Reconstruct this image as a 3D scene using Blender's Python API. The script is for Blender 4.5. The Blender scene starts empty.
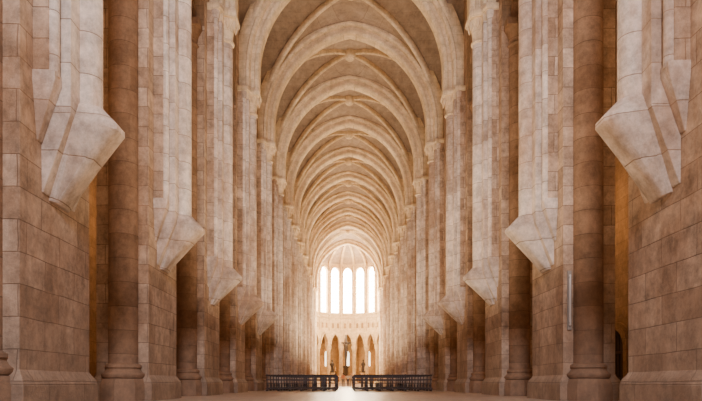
import bpy, bmesh, math, random
from mathutils import Vector, Matrix
random.seed(3)
scene=bpy.context.scene
F=597.0
# ---------------------------------------------------------------- materials
def N(nt,t,**k):
    n=nt.nodes.new(t)
    for a,b in k.items(): setattr(n,a,b)
    return n
def stone(name,c1,c2,mortar,bw=0.95,rh=0.46,msize=0.008,stain=(0.30,0.17,0.08),stain_amt=0.5,dark=0.35,floor=False,bump=0.5,rough=0.85,nscale=0.35,spec=.25,base_dark=0.0):
    m=bpy.data.materials.new(name); m.use_nodes=True; nt=m.node_tree; L=nt.links
    b=nt.nodes['Principled BSDF']; b.inputs['Roughness'].default_value=rough
    b.inputs['Specular IOR Level'].default_value=spec
    geo=N(nt,'ShaderNodeNewGeometry')
    nw=N(nt,'ShaderNodeTexNoise'); nw.inputs['Scale'].default_value=0.9; nw.inputs['Detail'].default_value=2; L.new(geo.outputs['Position'],nw.inputs['Vector'])
    vm=N(nt,'ShaderNodeVectorMath',operation='MULTIPLY_ADD'); L.new(nw.outputs['Color'],vm.inputs[0]); vm.inputs[1].default_value=(.12,.12,.06); L.new(geo.outputs['Position'],vm.inputs[2])
    sp=N(nt,'ShaderNodeSeparateXYZ'); L.new(vm.outputs[0],sp.inputs[0])
    comb=N(nt,'ShaderNodeCombineXYZ')
    if floor:
        L.new(sp.outputs[0],comb.inputs[0]); L.new(sp.outputs[1],comb.inputs[1])
    else:
        sn=N(nt,'ShaderNodeSeparateXYZ'); L.new(geo.outputs['True Normal'],sn.inputs[0])
        ax=N(nt,'ShaderNodeMath',operation='ABSOLUTE'); L.new(sn.outputs[0],ax.inputs[0])
        ay=N(nt,'ShaderNodeMath',operation='ABSOLUTE'); L.new(sn.outputs[1],ay.inputs[0])
        gt=N(nt,'ShaderNodeMath',operation='GREATER_THAN'); L.new(ax.outputs[0],gt.inputs[0]); L.new(ay.outputs[0],gt.inputs[1])
        mx=N(nt,'ShaderNodeMix',data_type='FLOAT'); L.new(gt.outputs[0],mx.inputs[0]); L.new(sp.outputs[0],mx.inputs[2]); L.new(sp.outputs[1],mx.inputs[3])
        L.new(mx.outputs[0],comb.inputs[0]); L.new(sp.outputs[2],comb.inputs[1])
    br=N(nt,'ShaderNodeTexBrick'); L.new(comb.outputs[0],br.inputs['Vector'])
    br.inputs['Color1'].default_value=(*c1,1); br.inputs['Color2'].default_value=(*c2,1); br.inputs['Mortar'].default_value=(*mortar,1)
    br.inputs['Scale'].default_value=1; br.inputs['Mortar Size'].default_value=msize; br.inputs['Mortar Smooth'].default_value=0.6
    br.inputs['Brick Width'].default_value=bw; br.inputs['Row Height'].default_value=rh; br.offset=0.45; br.squash=1.25; br.squash_frequency=3
    mp=N(nt,'ShaderNodeMapping'); mp.inputs['Scale'].default_value=(1,1,0.4) if not floor else (1,1,1)
    L.new(geo.outputs['Position'],mp.inputs[0])
    n1=N(nt,'ShaderNodeTexNoise'); n1.inputs['Scale'].default_value=nscale; n1.inputs['Detail'].default_value=9; n1.inputs['Roughness'].default_value=0.72
    L.new(mp.outputs[0],n1.inputs['Vector'])
    r1=N(nt,'ShaderNodeMapRange'); r1.inputs[1].default_value=0.43; r1.inputs[2].default_value=0.62; r1.inputs[4].default_value=stain_amt
    L.new(n1.outputs[0],r1.inputs[0])
    m1=N(nt,'ShaderNodeMix',data_type='RGBA'); L.new(r1.outputs[0],m1.inputs[0]); L.new(br.outputs['Color'],m1.inputs[6]); m1.inputs[7].default_value=(*stain,1)
    n2=N(nt,'ShaderNodeTexNoise'); n2.inputs['Scale'].default_value=2.6; n2.inputs['Detail'].default_value=10; n2.inputs['Roughness'].default_value=0.8
    L.new(geo.outputs['Position'],n2.inputs['Vector'])
    r2=N(nt,'ShaderNodeMapRange'); r2.inputs[1].default_value=0.38; r2.inputs[2].default_value=0.64; r2.inputs[3].default_value=1.14; r2.inputs[4].default_value=1-dark
    L.new(n2.outputs[0],r2.inputs[0])
    m2=N(nt,'ShaderNodeMix',data_type='RGBA',blend_type='MULTIPLY'); m2.inputs[0].default_value=1
    L.new(m1.outputs[2],m2.inputs[6]); L.new(r2.outputs[0],m2.inputs[7])
    col=m2.outputs[2]
    if base_dark>0:  # darker brown towards the floor, edge broken up by noise
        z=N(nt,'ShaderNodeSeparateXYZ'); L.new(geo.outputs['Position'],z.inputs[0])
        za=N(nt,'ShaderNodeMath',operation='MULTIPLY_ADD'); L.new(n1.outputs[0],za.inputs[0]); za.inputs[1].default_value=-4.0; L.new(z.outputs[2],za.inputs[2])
        gr=N(nt,'ShaderNodeMapRange'); gr.inputs[1].default_value=-1.9; gr.inputs[2].default_value=.9; gr.inputs[3].default_value=base_dark; gr.inputs[4].default_value=0
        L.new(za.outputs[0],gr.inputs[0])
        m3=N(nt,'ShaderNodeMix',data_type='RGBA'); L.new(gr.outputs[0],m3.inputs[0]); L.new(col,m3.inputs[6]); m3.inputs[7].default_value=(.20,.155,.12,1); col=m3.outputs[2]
    L.new(col,b.inputs['Base Color'])
    inv=N(nt,'ShaderNodeMath',operation='SUBTRACT'); inv.inputs[0].default_value=1; L.new(br.outputs['Fac'],inv.inputs[1])
    mm=N(nt,'ShaderNodeMath',operation='MULTIPLY_ADD'); L.new(n2.outputs[0],mm.inputs[0]); mm.inputs[1].default_value=1.6; L.new(inv.outputs[0],mm.inputs[2])
    bp=N(nt,'ShaderNodeBump'); bp.inputs['Strength'].default_value=bump; bp.inputs['Distance'].default_value=0.06
    L.new(mm.outputs[0],bp.inputs['Height']); L.new(bp.outputs[0],b.inputs['Normal'])
    return m
def plain(name,c,rough=0.6,metal=0.0,emit=None,es=1):
    m=bpy.data.materials.new(name); m.use_nodes=True; nt=m.node_tree
    b=nt.nodes['Principled BSDF']; b.inputs['Roughness'].default_value=rough; b.inputs['Metallic'].default_value=metal
    n=N(nt,'ShaderNodeTexNoise'); n.inputs['Scale'].default_value=9
    r=N(nt,'ShaderNodeMix',data_type='RGBA'); r.inputs[6].default_value=(*[x*0.8 for x in c],1); r.inputs[7].default_value=(*[min(1,x*1.2) for x in c],1)
    nt.links.new(n.outputs[0],r.inputs[0]); nt.links.new(r.outputs[2],b.inputs['Base Color'])
    if emit: b.inputs['Emission Color'].default_value=(*emit,1); b.inputs['Emission Strength'].default_value=es
    return m
M_CORE=stone('limestone_pier_warm',(0.70,0.50,0.34),(0.43,0.28,0.175),(0.20,0.125,0.08),bw=1.05,rh=0.50,msize=.010,stain=(0.31,0.155,0.07),stain_amt=0.7,dark=0.5,base_dark=.5,nscale=.5)
M_PALE=stone('limestone_shaft_pale',(0.84,0.70,0.57),(0.58,0.45,0.35),(0.26,0.18,0.12),bw=40,rh=0.72,msize=0.010,stain=(0.40,0.225,0.12),stain_amt=0.75,dark=0.42,base_dark=.4,nscale=.5)
M_COL=stone('limestone_column_brown',(0.37,0.215,0.12),(0.26,0.145,0.075),(0.13,0.075,0.04),bw=40,rh=0.6,msize=0.009,stain=(0.16,0.07,0.028),stain_amt=0.7,dark=0.4,base_dark=.3)
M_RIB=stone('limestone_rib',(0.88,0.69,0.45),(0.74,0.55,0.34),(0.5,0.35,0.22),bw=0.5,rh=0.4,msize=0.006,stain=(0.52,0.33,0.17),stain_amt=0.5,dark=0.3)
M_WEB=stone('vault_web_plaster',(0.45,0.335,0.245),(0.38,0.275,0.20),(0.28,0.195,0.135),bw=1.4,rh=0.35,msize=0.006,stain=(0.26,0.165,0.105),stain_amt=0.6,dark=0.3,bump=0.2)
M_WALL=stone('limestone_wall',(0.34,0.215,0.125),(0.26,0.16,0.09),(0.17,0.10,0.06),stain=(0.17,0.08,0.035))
M_APSE=stone('limestone_apse',(0.78,0.58,0.35),(0.68,0.49,0.28),(0.45,0.32,0.19),stain=(0.50,0.30,0.14),stain_amt=0.5,dark=0.3)
M_AMB=stone('limestone_ambulatory',(0.42,0.26,0.12),(0.34,0.20,0.085),(0.25,0.15,0.08),stain=(0.22,0.11,0.04),stain_amt=0.4,dark=0.25)
M_FLOOR=stone('floor_flagstones',(0.64,0.49,0.37),(0.48,0.355,0.26),(0.20,0.14,0.10),bw=1.1,rh=0.7,msize=0.02,floor=True,rough=0.28,stain=(0.38,0.26,0.17),spec=.6,bump=.08)
M_GLASS=plain('window_daylight_glass',(0.9,0.88,0.8),0.3,emit=(1,0.87,0.66),es=44)
M_GLASS2=plain('window_aisle_glass',(0.9,0.88,0.8),0.3,emit=(1,0.88,0.68),es=3)
M_LEAD=plain('window_lead',(0.25,0.22,0.18))
M_WOOD=plain('dark_walnut_wood',(0.06,0.036,0.026),0.42)
M_DOOR=plain('door_oak_dark',(0.03,0.017,0.01),0.6)
M_BRONZE=plain('dark_bronze',(0.06,0.04,0.03),0.4,0.6)
# ---------------------------------------------------------------- mesh builder
class MB:
    def __init__(s): s.v=[]; s.f=[]; s.m=[]
    def add(s,vs,fs,mi=0):
        o=len(s.v); s.v+= [tuple(v) for v in vs]; s.f+=[tuple(i+o for i in f) for f in fs]; s.m+=[mi]*len(fs)
    def box(s,x0,x1,y0,y1,z0,z1,mi=0):
        x0,x1=min(x0,x1),max(x0,x1)
        s.add([(x0,y0,z0),(x1,y0,z0),(x1,y1,z0),(x0,y1,z0),(x0,y0,z1),(x1,y0,z1),(x1,y1,z1),(x0,y1,z1)],
              [(0,3,2,1),(4,5,6,7),(0,1,5,4),(1,2,6,5),(2,3,7,6),(3,0,4,7)],mi)
    def loft(s,rings,mi=0,cap=True):
        n=len(rings[0]); vs=[p for r in rings for p in r]; fs=[]
        for k in range(len(rings)-1):
            for i in range(n):
                j=(i+1)%n; fs.append((k*n+i,k*n+j,(k+1)*n+j,(k+1)*n+i))
        if cap: fs.append(tuple(reversed(range(n)))); fs.append(tuple((len(rings)-1)*n+i for i in range(n)))
        s.add(vs,fs,mi)
    def lathe(s,cx,cy,prof,seg=20,mi=0):
        rings=[]
        for r,z in prof:
            rings.append([(cx+r*math.cos(2*math.pi*i/seg),cy+r*math.sin(2*math.pi*i/seg),z) for i in range(seg)])
        s.loft(rings,mi)
    def sweep(s,pts,tans,side,sec,mi=0):
        rings=[]
        for i,(p,t) in enumerate(zip(pts,tans)):
            sd=side[i] if isinstance(side,list) else side
            nrm=t.cross(sd).normalized()
            rings.append([tuple(p+sd*a+nrm*n) for a,n in sec])
        s.loft(rings,mi)
    def obj(s,name,mats,smooth=35,bevel=0,parent=None):
        me=bpy.data.meshes.new(name); me.from_pydata(s.v,[],s.f)
        for m in mats: me.materials.append(m)
        me.polygons.foreach_set('material_index',s.m)
        bm=bmesh.new(); bm.from_mesh(me); bmesh.ops.recalc_face_normals(bm,faces=bm.faces); bm.to_mesh(me); bm.free()
        me.polygons.foreach_set('use_smooth',[True]*len(me.polygons))
        me.set_sharp_from_angle(angle=math.radians(smooth)); me.update()
        o=bpy.data.objects.new(name,me); scene.collection.objects.link(o)
        if bevel:
            b=o.modifiers.new('bevel','BEVEL'); b.width=bevel; b.segments=2; b.limit_method='ANGLE'; b.angle_limit=math.radians(50)
        if parent: o.parent=parent
        return o
def pa(a,rise,n=14):
    c=max((rise*rise-a*a)/(2*a),0.0); R=a+c
    tA=math.acos(c/R); out=[]
    for i in range(n+1):
        t=tA*i/n; out.append((-c+R*math.cos(t),R*math.sin(t)*rise/(R*math.sin(tA)),t))
    return out
def arch_height(x,a,rise,st=0.0):
    rise-=st; c=max((rise*rise-a*a)/(2*a),0.0); R=a+c; x=min(abs(x),a)
    return st+math.sqrt(max(R*R-(x+c)**2,0))*rise/math.sqrt(R*R-c*c)
def arch_path(cx,y,zs,a,rise,n=16,st=0.0):
    h=pa(a,rise-st,n); P=[(x,z+st) for x,z,t in h]
    if st>0: P=[(a,0)]+P
    L=[(-x,z) for x,z in reversed(P[:-1])]
    return [Vector((cx+x,y,zs+z)) for x,z in P+L]
def tangents(p):
    T=[]
    for i in range(len(p)):
        a=p[max(i-1,0)]; b=p[min(i+1,len(p)-1)]; T.append((b-a).normalized())
    return T
def panel(mb,O,U,W,half,z0,z1,h,zb,zs,rise,t,mi=0,n=8):
    arch=[(x,zs+z) for x,z,_ in pa(h,rise,n)]; arch=arch+[(-x,z) for x,z in reversed(arch[:-1])]
    def P(u,z,w): return tuple(O+U*u+W*w+Vector((0,0,z)))
    def quad(a,b,c,d):
        for w in (0,t): mb.add([P(*a,w),P(*b,w),P(*c,w),P(*d,w)],[(0,1,2,3)],mi)
    quad((-half,z0),(-h,z0),(-h,z1),(-half,z1)); quad((h,z0),(half,z0),(half,z1),(h,z1))
    if zb>z0+1e-4: quad((-h,z0),(h,z0),(h,zb),(-h,zb))
    for i in range(len(arch)-1):
        a,b=arch[i],arch[i+1]; quad(a,b,(b[0],z1),(a[0],z1))
    outl=[(h,zb)]+arch+[(-h,zb)]
    for i in range(len(outl)-1):
        a,b=outl[i],outl[i+1]; mb.add([P(*a,0),P(*b,0),P(*b,t),P(*a,t)],[(0,1,2,3)],mi)
    if zb>z0+1e-4: mb.add([P(-h,zb,0),P(h,zb,0),P(h,zb,t),P(-h,zb,t)],[(0,1,2,3)],mi)
    for u in(-half,half): mb.add([P(u,z0,0),P(u,z1,0),P(u,z1,t),P(u,z0,t)],[(0,1,2,3)],mi)
    return outl,P
# ---------------------------------------------------------------- dimensions
WC=5.27; WO=6.6; ZS=14.2
Y0=10.43; BAY=6.0
AI=4.35; RI=20.45-ZS; AW=5.27; RW=6.75; ST=1.0
ys=[Y0+BAY*(k-1) for k in range(0,13)]
yend=86.0
allys=ys+[yend]
# ---------------------------------------------------------------- piers
def pier(s,y,k):
    mb=MB()
    mb.box(s*WC,s*WO,y-1.25,y+1.25,0,ZS+6.6,0)
    mb.box(s*(WC-.12),s*(WO+.12),y-1.37,y+1.37,0,0.42,0)
    g=[]
    for e,z in((.12,.42),(.09,.52),(.03,.60),(0.0,.66)):
        g.append([(s*(WC-e),y-1.25-e,z),(s*(WO+e),y-1.25-e,z),(s*(WO+e),y+1.25+e,z),(s*(WC-e),y+1.25+e,z)])
    mb.loft(g,0)
    zt={0:5.35,1:5.35,2:5.0,3:4.75}.get(k,4.6); zb={0:3.75,1:3.75,2:3.6,3:3.45}.get(k,3.3)
    if s<0 and k<=1: zt-=.15; zb-=.15
    ground=k>=6
    wp=4.78; rs=.27
    def ring(pl,z): return [(s*w,y+v,z) for w,v in pl]
    z0=0 if ground else zt-.3
    mb.box(s*wp,s*(WC+.05),y-.60,y+.60,z0,ZS,1)
    for q in(-1,1):
        mb.box(s*(wp+.24),s*(WC+.05),y+q*.60-.02 if q>0 else y-.86,y+.86 if q>0 else y-.58,0 if ground else zt+.2,ZS,0)
        mb.lathe(s*(wp+.22),y+q*.74,[(.10,0 if ground else zt+.2),(.10,13.3),(.13,13.33),(.13,13.4),(.10,13.45),(.12,13.6),(.17,13.95)],12,1)
        if not ground:
            pl=[(WC+.02,q*.58),(wp+.14,q*.60),(wp+.14,q*.86),(WC+.02,q*.88)]
            pb=[(WC+.02,q*.58),(WC-.02,q*.60),(WC-.02,q*.74),(WC+.02,q*.74)]
            mb.loft([ring(pl,zt+.28),ring(pl,zt+.12),ring(pb,zt-.8)],1)
    mb.lathe(s*wp,y,[(rs,0.9 if ground else zt-.05),(rs,13.25)],24,1)
    if ground:
        mb.lathe(s*wp,y,[(.45,0),(.45,.4),(.40,.5),(.42,.6),(.40,.68),(.33,.74),(.36,.84),(.34,.9),(rs,.95)],24,1)
        mb.box(s*(wp-.1),s*(WC),y-.95,y+.95,0,.4,0)
    else:
        pt=[(WC+.03,-.60),(wp,-.60),(wp,.60),(WC+.03,.60)]; pbm=[(WC+.03,-.58),(WC-.02,-.58),(WC-.02,.58),(WC+.03,.58)]
        mb.loft([ring(pt,zt-.3),ring(pbm,zb)],1)
        top=[(WC,-.30),(wp,-.30),(4.58,-.26),(4.47,-.14),(4.47,.14),(4.58,.26),(wp,.30),(WC,.30)]
        lip=[(WC,-.46),(wp-.02,-.46),(4.33,-.34),(4.18,-.18),(4.18,.18),(4.33,.34),(wp-.02,.46),(WC,.46)]
        bot=[(WC+.02,-.34),(WC-.03,-.34),(WC-.06,-.22),(WC-.07,-.12),(WC-.07,.12),(WC-.06,.22),(WC-.03,.34),(WC+.02,.34)]
        mb.loft([ring(top,zt),ring(lip,zt-.30),ring(lip,zt-.40),ring(bot,zb-.08)],1)
    mb.lathe(s*wp,y,[(rs,13.1),(.33,13.13),(.34,13.19),(rs+.01,13.24),(.29,13.45),(.33,13.7),(.44,13.95),(.46,14.0),(.40,14.02)],24,3)
    for a in range(8):
        an=2*math.pi*(a+.5)/8; mb.lathe(s*wp+.39*math.cos(an),y+.39*math.sin(an),[(.02,13.6),(.065,13.72),(.09,13.86),(.05,13.97)],6,3)
    mb.box(s*(wp-.03),s*WC,y-.63,y+.63,13.7,13.98,3)
    ab=[(WC,-.92),(wp+.02,-.92),(wp-.08,-.6),(4.30,-.44),(4.30,.44),(wp-.08,.6),(wp+.02,.92),(WC,.92)]
    def sh(e): return [(w+e if w<WC else w,v*(1-e*.8)) for w,v in ab]
    mb.loft([ring(sh(.07),13.94),ring(sh(0),14.02),ring(sh(0),14.13),ring(sh(.04),ZS)],3)
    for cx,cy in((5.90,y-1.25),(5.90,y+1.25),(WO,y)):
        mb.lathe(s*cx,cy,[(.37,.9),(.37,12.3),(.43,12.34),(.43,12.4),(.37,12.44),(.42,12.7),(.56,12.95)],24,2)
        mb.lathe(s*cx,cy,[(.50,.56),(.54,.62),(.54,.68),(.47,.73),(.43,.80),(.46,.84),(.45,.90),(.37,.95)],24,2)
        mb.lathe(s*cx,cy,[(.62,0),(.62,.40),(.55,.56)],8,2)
        mb.box(s*(cx-.55),s*(cx+.55),cy-.5,cy+.5,12.9,13.15,2)
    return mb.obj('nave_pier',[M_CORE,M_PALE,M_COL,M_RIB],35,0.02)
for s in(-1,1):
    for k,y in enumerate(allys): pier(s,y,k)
# ---------------------------------------------------------------- arcade walls
for s,nm in((-1,'north'),(1,'south')):
    mb=MB()
    for k in range(len(ys)-1):
        yc=(ys[k]+ys[k+1])/2
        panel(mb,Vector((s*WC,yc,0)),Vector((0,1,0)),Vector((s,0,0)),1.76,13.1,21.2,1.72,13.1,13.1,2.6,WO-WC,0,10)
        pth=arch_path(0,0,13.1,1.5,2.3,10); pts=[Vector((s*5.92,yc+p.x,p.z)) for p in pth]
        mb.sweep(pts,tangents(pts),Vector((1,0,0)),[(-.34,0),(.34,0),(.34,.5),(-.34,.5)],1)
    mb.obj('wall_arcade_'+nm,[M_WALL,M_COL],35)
# ---------------------------------------------------------------- vault
def web(mb,cx,ya,yb,zs,a,rise,nx=24,mi=0,st=0.0):
    b=(yb-ya)/2; yc=(ya+yb)/2
    xs=[-a+2*a*(0.5-0.5*math.cos(math.pi*i/nx)) for i in range(nx+1)]
    yy=[-b+2*b*(0.5-0.5*math.cos(math.pi*i/nx)) for i in range(nx+1)]
    vs=[];fs=[]
    for x in xs:
        for v in yy:
            q=min(abs(x)/a,abs(v)/b); vs.append((cx+x,yc+v,zs+arch_height(q*a,a,rise,st)+0.25*(1-(x/a)**2)*(1-(v/b)**2)))
    m=len(yy)
    for i in range(len(xs)-1):
        for j in range(m-1): fs.append((i*m+j,(i+1)*m+j,(i+1)*m+j+1,i*m+j+1))
    mb.add(vs,fs,mi)
mb=MB()
edges=[-1.57]+allys
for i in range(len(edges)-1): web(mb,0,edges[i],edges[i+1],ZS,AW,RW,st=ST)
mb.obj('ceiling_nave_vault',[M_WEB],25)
mb=MB()
sec=[(-.27,0),(.27,0),(.34,.03),(.38,.10),(.38,.18),(.32,.22),(.32,.38),(.46,.40),(.54,.46),(.56,.55),(.50,.61),(.48,1.1),(-.48,1.1),(-.50,.61),(-.56,.55),(-.54,.46),(-.46,.40),(-.32,.38),(-.32,.22),(-.38,.18),(-.38,.10),(-.34,.03)]
def up(pts,sec):
    T=tangents(pts); mid=len(pts)//2; n=T[mid].cross(Vector((0,1,0)))
    return [(a,(c if n.z>0 else -c)) for a,c in sec]
for y in allys:
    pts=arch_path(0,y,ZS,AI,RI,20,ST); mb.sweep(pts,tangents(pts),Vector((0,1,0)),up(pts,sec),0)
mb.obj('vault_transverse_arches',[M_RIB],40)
mb=MB()
for i in range(len(edges)-1):
    ya,yb=edges[i],edges[i+1]; b=(yb-ya)/2; yc=(ya+yb)/2
    for sg in(1,-1):
        pts=[]
        for j in range(41):
            u=-math.cos(math.pi*j/40); x=AW*u; pts.append(Vector((x*.97,yc+sg*b*u*.97,ZS+arch_height(abs(x),AW,RW,ST)+.25*(1-u*u)**2-.05)))
        pts=[pts[0]-Vector((0,0,ST))]+pts+[pts[-1]-Vector((0,0,ST))]
        T=tangents(pts); d=Vector((AW,sg*b,0)).normalized(); side=Vector((-d.y,d.x,0))
        r=.135; cs=[(r*math.cos(t),r*1.5*math.sin(t)) for t in [2*math.pi*q/8 for q in range(8)]]
        mb.sweep(pts,T,side,cs,0)
    mb.lathe(0,yc,[(.05,ZS+RW-.26),(.22,ZS+RW-.24),(.34,ZS+RW-.12),(.40,ZS+RW),(.40,ZS+RW+.3)],16,0)
mb.obj('vault_diagonal_ribs',[M_RIB],40)
# ---------------------------------------------------------------- aisles
AO=11.4
for s,nm in((-1,'north'),(1,'south')):
    mb=MB(); mg=MB()
    for k in range(-1,len(ys)-1):
        ya=ys[k] if k>=0 else ys[0]-BAY; yc=ya+BAY/2
        if k in(1,2,3,4): mb.box(s*AO,s*(AO+.8),yc-3,yc+3,0,19); continue
        outl,P=panel(mb,Vector((s*AO,yc,0)),Vector((0,1,0)),Vector((s,0,0)),3,0,19,.7,7.5,11.0,.8,.8,0,6)
        pts=[P(u,z,.4) for u,z in outl]; mg.add(pts,[tuple(range(len(pts)))],0)
    mb.obj('wall_'+nm,[M_WALL],35); mg.obj('window_aisle_'+nm,[M_GLASS2],35)
    mb=MB()
    for i in range(len(ys)): web(mb,s*(WO+AO)/2,edges[i],edges[i+1],13.1,(AO-WO)/2,3.9)
    mb.obj('ceiling_aisle_'+nm,[M_WEB],25)
mb=MB(); dy=25.6
pth=arch_path(0,0,1.9,1.15,1.0,8); pts=[Vector((AO-.12,dy+p.x,p.z)) for p in pth]
pts=[Vector((AO-.12,pts[0].y,0))]+pts+[Vector((AO-.12,pts[-1].y,0))]
mb.sweep(pts,tangents(pts),Vector((1,0,0)),[(-.12,-.16),(.12,-.16),(.12,.16),(-.12,.16)],1)
out=[(p.y,p.z) for p in pts]; mb.loft([[(AO-.06,a,z) for a,z in out],[(AO-.01,a,z) for a,z in out]],0)
for i in range(-3,4): mb.box(AO-.09,AO-.06,dy+i*.3-.01,dy+i*.3+.01,0,2.5,0)
for z in(.6,1.7): mb.box(AO-.10,AO-.06,dy-1.0,dy+1.0,z,z+.1,2)
mb.obj('door_1',[M_DOOR,M_WALL,M_BRONZE])
# ---------------------------------------------------------------- transept
for s,nm in((-1,'north'),(1,'south')):
    mb=MB()
    mb.box(s*AO,s*22,77.0,77.6,0,22); mb.box(s*WO,s*22,86.2,86.8,0,22); mb.box(s*22,s*22.6,77,86.8,0,22)
    mb.box(s*WO,s*22,77,86.8,21.5,22)
    mb.box(s*(WO-.3),s*(AO+1),77.0,77.6,17,22)
    mb.obj('wall_transept_'+nm,[M_WALL],35)
mb=MB(); mb.box(-23,23,-8,104,-.3,0); mb.obj('floor',[M_FLOOR],35)
# ---------------------------------------------------------------- apse
YA=88.0; RA=5.6; NS=9
mb=MB(); mw=MB(); ml=MB(); mc=MB()
mb.box(-WO,-WC,86.8,YA,0,21.5); mb.box(WC,WO,86.8,YA,0,21.5)
hs=RA*math.tan(math.pi/NS/2)
for i in range(NS):
    an=math.pi*(i+.5)/NS; nrm=Vector((math.cos(an),math.sin(an),0)); U=Vector((-nrm.y,nrm.x,0)); O=Vector((0,YA,0))+nrm*RA
    panel(mb,O,U,nrm,hs+.02,6.2,10.6,hs-.30,6.2,6.6,1.7,.7,0,8)
    outl,P=panel(mb,O,U,nrm,hs+.02,10.6,20.3,.66,11.4,17.6,.9,.6,0,8)
    pts=[P(u,z,.45) for u,z in outl]; mw.add(pts,[tuple(range(len(pts)))],0)
    for rr,zz,h_,ri in((.13,6.5,hs-.26,1.72),(.09,17.6,.72,.98)):
        ap=arch_path(0,0,0,h_,ri,8); pp=[O-nrm*.02+U*p.x+Vector((0,0,zz+p.z)) for p in ap]
        mb.sweep(pp,tangents(pp),nrm,[(-rr,-rr*.7),(rr*.3,-rr*.7),(rr*.3,rr*.7),(-rr,rr*.7)])
    a=O-nrm*.05
    for zz in(10.7,11.2): mb.sweep([a-U*hs+Vector((0,0,zz)),a+U*hs+Vector((0,0,zz))],[U,U],Vector((0,0,1)),[(-.09,-.12),(.09,-.12),(.09,.12),(-.09,.12)])
    for uu in(-.42,.42):
        ap=arch_path(0,0,0,.24,.3,6); pp=[O-nrm*.03+U*(uu+p.x)+Vector((0,0,9.6+p.z)) for p in ap]; pp=[O-nrm*.03+U*(uu+.24)+Vector((0,0,9.0))]+pp+[O-nrm*.03+U*(uu-.24)+Vector((0,0,9.0))]
        mb.sweep(pp,tangents(pp),nrm,[(-.05,-.05),(.03,-.05),(.03,.05),(-.05,.05)])
        pl=[tuple(p+nrm*.02) for p in pp]; mb.add(pl,[tuple(range(len(pl)))],2)
    for j in range(7):
        zz=12+j*.85; a=O+nrm*.4+Vector((0,0,zz)); ml.sweep([a-U*.66,a+U*.66],[U,U],Vector((0,0,1)),[(-.035,-.03),(.035,-.03),(.035,.03),(-.035,.03)])
    a=O+nrm*.4
    for uu in(-.23,.23): ml.sweep([a+U*uu+Vector((0,0,11.4)),a+U*uu+Vector((0,0,18.2))],[Vector((0,0,1))]*2,U,[(-.03,-.03),(.03,-.03),(.03,.03),(-.03,.03)])
for i in range(NS+1):
    an=math.pi*i/NS; r=RA/math.cos(math.pi/NS/2)
    cx,cy=(r+.3)*math.cos(an),YA+(r+.3)*math.sin(an)
    mc.lathe(cx,cy,[(.55,0),(.55,.5),(.45,.6),(.30,.75),(.30,5.3),(.34,5.35),(.32,5.45),(.46,5.95),(.48,6.2)],14)
    mc.lathe((r-.02)*math.cos(an),YA+(r-.02)*math.sin(an),[(.13,8.6),(.14,18.2),(.26,18.6)],10)
    pts=[Vector((math.cos(an)*r*math.cos(t),YA+math.sin(an)*r*math.cos(t),18.5+3.0*math.sin(t))) for t in [math.pi/2*j/12 for j in range(13)]]
    side=Vector((-math.sin(an),math.cos(an),0)); mc.sweep(pts,tangents(pts),side,[(-.16,-.18),(.16,-.18),(.16,.18),(-.16,.18)])
    if i<NS:
        a2=math.pi*(i+1)/NS; rows=[]
        for j in range(13):
            t=math.pi/2*j/12
            rows.append([(math.cos(q)*(r+.1)*math.cos(t),YA+math.sin(q)*(r+.1)*math.cos(t),18.5+3.05*math.sin(t)) for q in(an,a2)])
        vs=[p for rr in rows for p in rr]; mb.add(vs,[(2*j,2*j+1,2*j+3,2*j+2) for j in range(12)],1)
mb.box(-6,6,86,YA+.1,21.4,21.8)
mb.obj('wall_apse',[M_APSE,M_WEB,M_AMB],30); mw.obj('window_apse',[M_GLASS],35); ml.obj('window_apse_leading',[M_LEAD]); mc.obj('apse_colonnade',[M_APSE],40)
mb=MB(); mg=MB()
for i in range(NS):
    an=math.pi*(i+.5)/NS; nrm=Vector((math.cos(an),math.sin(an),0)); U=Vector((-nrm.y,nrm.x,0)); O=Vector((0,YA,0))+nrm*10
    h2=10*math.tan(math.pi/NS/2)
    outl,P=panel(mb,O,U,nrm,h2+.02,0,11,.30,3.2,5.2,.5,.6,0,6); pts=[P(u,z,.4) for u,z in outl]; mg.add(pts,[tuple(range(len(pts)))],0)
    a=math.pi*i/NS; b2=math.pi*(i+1)/NS
    mb.add([(math.cos(q)*rr,YA+math.sin(q)*rr,10.4) for q,rr in((a,5.8),(b2,5.8),(b2,10.3),(a,10.3))],[(0,1,2,3)])
mb.obj('wall_ambulatory',[M_AMB]); mg.obj('window_ambulatory',[M_GLASS2])
mb=MB()
for i in range(3): mb.box(-4.2+i*.3,4.2-i*.3,84+i*.35,91-i*.3,i*.15,(i+1)*.15)
mb.obj('altar_steps',[M_FLOOR],35,.01)
mb=MB(); mb.box(-1.3,1.3,87.2,88.2,.45,.6); mb.box(-1.15,1.15,87.3,88.1,.6,1.35); mb.box(-1.4,1.4,87.1,88.3,1.35,1.48)
for x in(-1.05,-.35,.35,1.05): mb.lathe(x,87.27,[(.09,.6),(.07,.7),(.07,1.2),(.1,1.35)],10)
mb.obj('altar',[M_APSE],35,.01)
for x in(-2.5,-1.8,1.8,2.5):
    mb=MB(); mb.lathe(x,87.6,[(.2,.45),(.2,.5),(.05,.6),(.04,1.2),(.08,1.25),(.04,1.3),(.035,2.1),(.11,2.16),(.11,2.2)],10,0); mb.lathe(x,87.6,[(.04,2.2),(.04,2.75),(.01,2.8)],8,1)
    mb.obj('altar_candlestick',[M_BRONZE,M_APSE])
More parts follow.
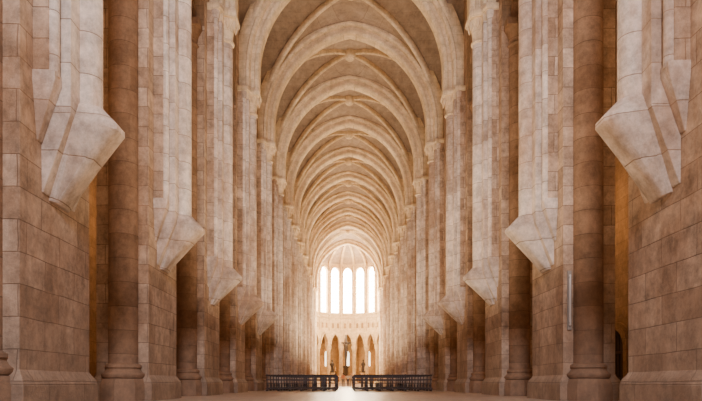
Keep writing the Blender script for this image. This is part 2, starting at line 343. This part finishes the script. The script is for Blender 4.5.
# robed statues on pedestals between the apse columns
for i in(3,4,6,7) if False else (3,6):
    an=math.pi*i/NS; sx,sy=4.7*math.cos(an),YA+3.1*math.sin(an)-.6
    mb=MB(); mb.lathe(sx,sy,[(.4,0.15),(.4,.5),(.28,.65),(.28,1.7),(.42,1.85),(.42,2.0)],8,1)
    mb.lathe(sx,sy,[(.30,2.0),(.27,2.5),(.22,2.95),(.26,3.3),(.24,3.5),(.09,3.6),(.08,3.66),(.125,3.76),(.13,3.87),(.08,3.98),(.01,4.0)],12,0)
    for q in(-1,1): mb.sweep([Vector((sx+q*.25,sy,3.42)),Vector((sx+q*.3,sy-.1,3.1)),Vector((sx+q*.06,sy-.3,3.15))],[Vector((0,-.2,-1)).normalized(),Vector((-q*.5,-.6,-.5)).normalized(),Vector((-q,-.8,.1)).normalized()],Vector((0,1,0)),[(-.06,-.06),(.06,-.06),(.06,.06),(-.06,.06)],0)
    mb.obj('saint_statue',[M_BRONZE,M_APSE],50)
mb=MB(); yc=88.9
mb.lathe(-.25,yc,[(.6,.45),(.6,.7),(.42,.9),(.36,2.6),(.5,2.8),(.5,3.0)],8)
mb.box(-.38,-.12,yc-.08,yc+.08,3.0,7.6); mb.box(-.95,.45,yc-.08,yc+.08,6.3,6.52)
mb.lathe(-.25,yc-.22,[(.12,3.7),(.2,4.3),(.26,4.9),(.24,5.2),(.32,5.95),(.26,6.15),(.08,6.22),(.15,6.35),(.16,6.5),(.05,6.62)],10)
mb.sweep([Vector((-.85,yc-.16,6.4)),Vector((-.25,yc-.2,6.05)),Vector((.35,yc-.16,6.4))],[Vector((1,0,-.2)).normalized(),Vector((1,0,0)),Vector((1,0,.2)).normalized()],Vector((0,1,0)),[(-.07,-.07),(.07,-.07),(.07,.07),(-.07,.07)])
mb.obj('altar_crucifix',[M_BRONZE],35,.01)
mb=MB(); px,py=5.42,15.17
mb.box(px-.05,px+.05,py-.03,py,1.8,3.3,0); mb.lathe(px,py-.07,[(.015,1.9),(.028,1.93),(.028,3.17),(.015,3.2)],10,1)
for z in(1.95,3.1): mb.box(px-.03,px+.03,py-.09,py,z,z+.05,0)
mb.obj('wall_lamp',[plain('lamp_grey_metal',(.30,.26,.22),.5,.3),plain('lamp_tube',(.55,.48,.42),.3)])
# ---------------------------------------------------------------- pews
def pew_mesh(x0,x1):
    mb=MB(); L=x1-x0; n=7
    mb.box(x0,x1,-.02,.03,.82,.90); mb.box(x0,x1,-.02,.02,.60,.66); mb.box(x0,x1,0,.45,.42,.46)
    mb.box(x0,x1,.03,.07,.10,.15)
    mb.box(x0,x1,-.14,.0,.88,.91); mb.box(x0,x1,-.34,-.14,.14,.18)
    for i in range(n):
        x=x0+.03+(L-.12)*i/(n-1)
        mb.box(x,x+.05,-.03,.04,0,.93); mb.box(x,x+.05,.38,.44,0,.44); mb.box(x,x+.05,0,.44,.35,.42)
        mb.box(x,x+.05,-.34,0,.08,.14); mb.box(x,x+.05,-.34,-.29,0,.14)
    o=mb.obj('pew',[M_WOOD],35,.008); me=o.data; bpy.data.objects.remove(o); return me
A_=(pew_mesh(-4.67,-.78),pew_mesh(.18,4.5)); B_=(pew_mesh(-4.1,-.78),pew_mesh(.18,4.1))
for i in range(8):
    for me in(A_ if i<4 else B_):
        o=bpy.data.objects.new('pew',me); o.location=(0,33+i*1.5,0); scene.collection.objects.link(o)
# ---------------------------------------------------------------- people
skinm=plain('skin',(.55,.33,.23))
def person(x,y,face,shirt,trous,hair,h=1.68,step=.12):
    s=h/1.75
    root=bpy.data.objects.new('person_standing',None); scene.collection.objects.link(root); root.location=(x,y,0); root.rotation_euler=(0,0,face); root.scale=(s,s,s)
    def skin(name,V,E,R,mat,sub=1):
        me=bpy.data.meshes.new(name); me.from_pydata(V,E,[]); o=bpy.data.objects.new(name,me); scene.collection.objects.link(o); o.parent=root
        md=o.modifiers.new('s','SKIN')
        for i,r in enumerate(R): me.skin_vertices[0].data[i].radius=(r,r) if not isinstance(r,tuple) else r
        me.skin_vertices[0].data[0].use_root=True; md.use_smooth_shade=True
        sb=o.modifiers.new('u','SUBSURF'); sb.levels=sub; sb.render_levels=sub
        me.materials.append(mat); return o
    sm=plain('shirt',shirt,.8); tm=plain('trousers',trous,.8); hm=plain('hair',hair,.7)
    skin('trousers',[(0,0,.95),(.10,0,.90),(.11,-step*.5,.50),(.11,-step,.10),(-.10,0,.90),(-.11,step*.3,.50),(-.11,step,.10)],[(0,1),(1,2),(2,3),(0,4),(4,5),(5,6)],[.14,.11,.075,.06,.11,.075,.06],tm)
    skin('shirt',[(0,0,.98),(0,0,1.2),(0,0,1.38),(.17,0,1.41),(.24,.02,1.15),(-.17,0,1.41),(-.24,.02,1.15)],[(0,1),(1,2),(2,3),(3,4),(2,5),(5,6)],[(.15,.11),(.14,.11),(.15,.11),.07,.05,.07,.05],sm)
    skin('neck',[(0,0,1.38),(0,0,1.52)],[(0,1)],[.06,.055],skinm)
    for q in(-1,1):
        skin('forearm',[(q*.24,.02,1.17),(q*.25,-.06,.93),(q*.25,-.09,.86)],[(0,1),(1,2)],[.042,.03,.035],skinm)
        for f in range(4): skin('finger',[(q*.25,-.09+.018*(f-1.5),.86),(q*.25,-.10+.02*(f-1.5),.80),(q*.24,-.095+.02*(f-1.5),.77-.005*abs(f-1))],[(0,1),(1,2)],[.01,.009,.007],skinm)
        skin('thumb',[(q*.25,-.11,.87),(q*.235,-.14,.83)],[(0,1)],[.011,.009],skinm)
        skin('shoe',[(q*.11,-(step if q>0 else -step)+.03,.05),(q*.11,-(step if q>0 else -step)-.14,.035)],[(0,1)],[.05,.04],hm)
    mb=MB()
    prof=[(.02,1.50),(.06,1.52),(.075,1.57),(.08,1.63),(.078,1.68),(.05,1.735),(.01,1.75)]
    rings=[[(.95*r*math.cos(t),1.2*r*math.sin(t),z) for t in [2*math.pi*i/14 for i in range(14)]] for r,z in prof]; mb.loft(rings,0)
    mb.loft([[(-.012,-.09,1.645),(.012,-.09,1.645),(0,-.085,1.65)],[(-.016,-.09,1.60),(.016,-.09,1.60),(0,-.115,1.605)]],0)
    for q in(-1,1):
        mb.box(q*.075,q*.088,-.01,.02,1.60,1.66,0); mb.box(q*.02,q*.04,-.098,-.09,1.64,1.65,1)
    mb.box(-.025,.025,-.09,-.082,1.56,1.567,1)
    rings=[[(1.05*r*math.cos(t),.015+1.28*r*math.sin(t)*(1 if math.sin(t)>0 or z>1.69 else .3),z) for t in [2*math.pi*i/14 for i in range(14)]] for r,z in [(.07,1.58),(.084,1.64),(.083,1.69),(.06,1.74),(.01,1.765)]]; mb.loft(rings,1)
    mb.obj('head',[skinm,hm],60,0,root)
person(-.60,74,math.pi,(.75,.3,.15),(.25,.2,.18),(.05,.03,.02))
person(.0,73,math.pi*.9,(.8,.78,.7),(.06,.07,.12),(.12,.07,.04),1.62)
person(.45,75.5,.3,(.6,.55,.5),(.3,.25,.2),(.03,.02,.02),1.7)
# ---------------------------------------------------------------- lights
def area(name,loc,rot,sx,sy,p,col):
    l=bpy.data.lights.new(name,'AREA'); l.shape='RECTANGLE'; l.size=sx; l.size_y=sy; l.energy=p; l.color=col
    o=bpy.data.objects.new(name,l); o.location=loc; o.rotation_euler=rot; scene.collection.objects.link(o); return o
def point(name,loc,p,col,r=.3):
    l=bpy.data.lights.new(name,'POINT'); l.energy=p; l.color=col; l.shadow_soft_size=r
    o=bpy.data.objects.new(name,l); o.location=loc; scene.collection.objects.link(o); return o
R=math.radians
area('west_window_daylight',(0,-5,14),(R(90),0,0),3,4,4600,(.93,.89,1.0))
area('nave_vault_fill',(0,28,2.8),(R(180),0,0),2.0,36,3000,(1,.80,.56))  # added fill strip facing the vault, floating with no fixture
area('nave_vault_fill',(0,62,2.4),(R(180),0,0),2.2,30,5200,(1,.78,.50))  # stronger added fill for the far bays, no lamp there either
for s in(-1,1):
    area('transept_window_light',(s*19,81.5,9),(R(90),0,R(90)*s),8,14,12000,(1,.80,.50))
    for k in range(0,12): point('aisle_lamp',(s*8.8,ys[k]+3,8),60 if k in(1,2) else 260,(1,.52,.18))
point('apse_lamp',(0,86,9),4800,(1,.80,.48),1)
for a in(25,65,115,155): point('ambulatory_lamp',(8*math.cos(R(a)),YA+8*math.sin(R(a)),4),320,(1,.62,.28))
w=bpy.data.worlds.new('sky'); scene.world=w; w.use_nodes=True; w.node_tree.nodes['Background'].inputs[0].default_value=(1,.93,.86,1); w.node_tree.nodes['Background'].inputs[1].default_value=.32
# ---------------------------------------------------------------- camera
c=bpy.data.cameras.new('camera'); co=bpy.data.objects.new('camera',c); scene.collection.objects.link(co); scene.camera=co
co.location=(-.25,0,.45); co.rotation_euler=(R(90),0,0); c.sensor_width=36; c.lens=36*F/702; c.shift_x=5/702; c.shift_y=182.5/702; c.clip_end=300
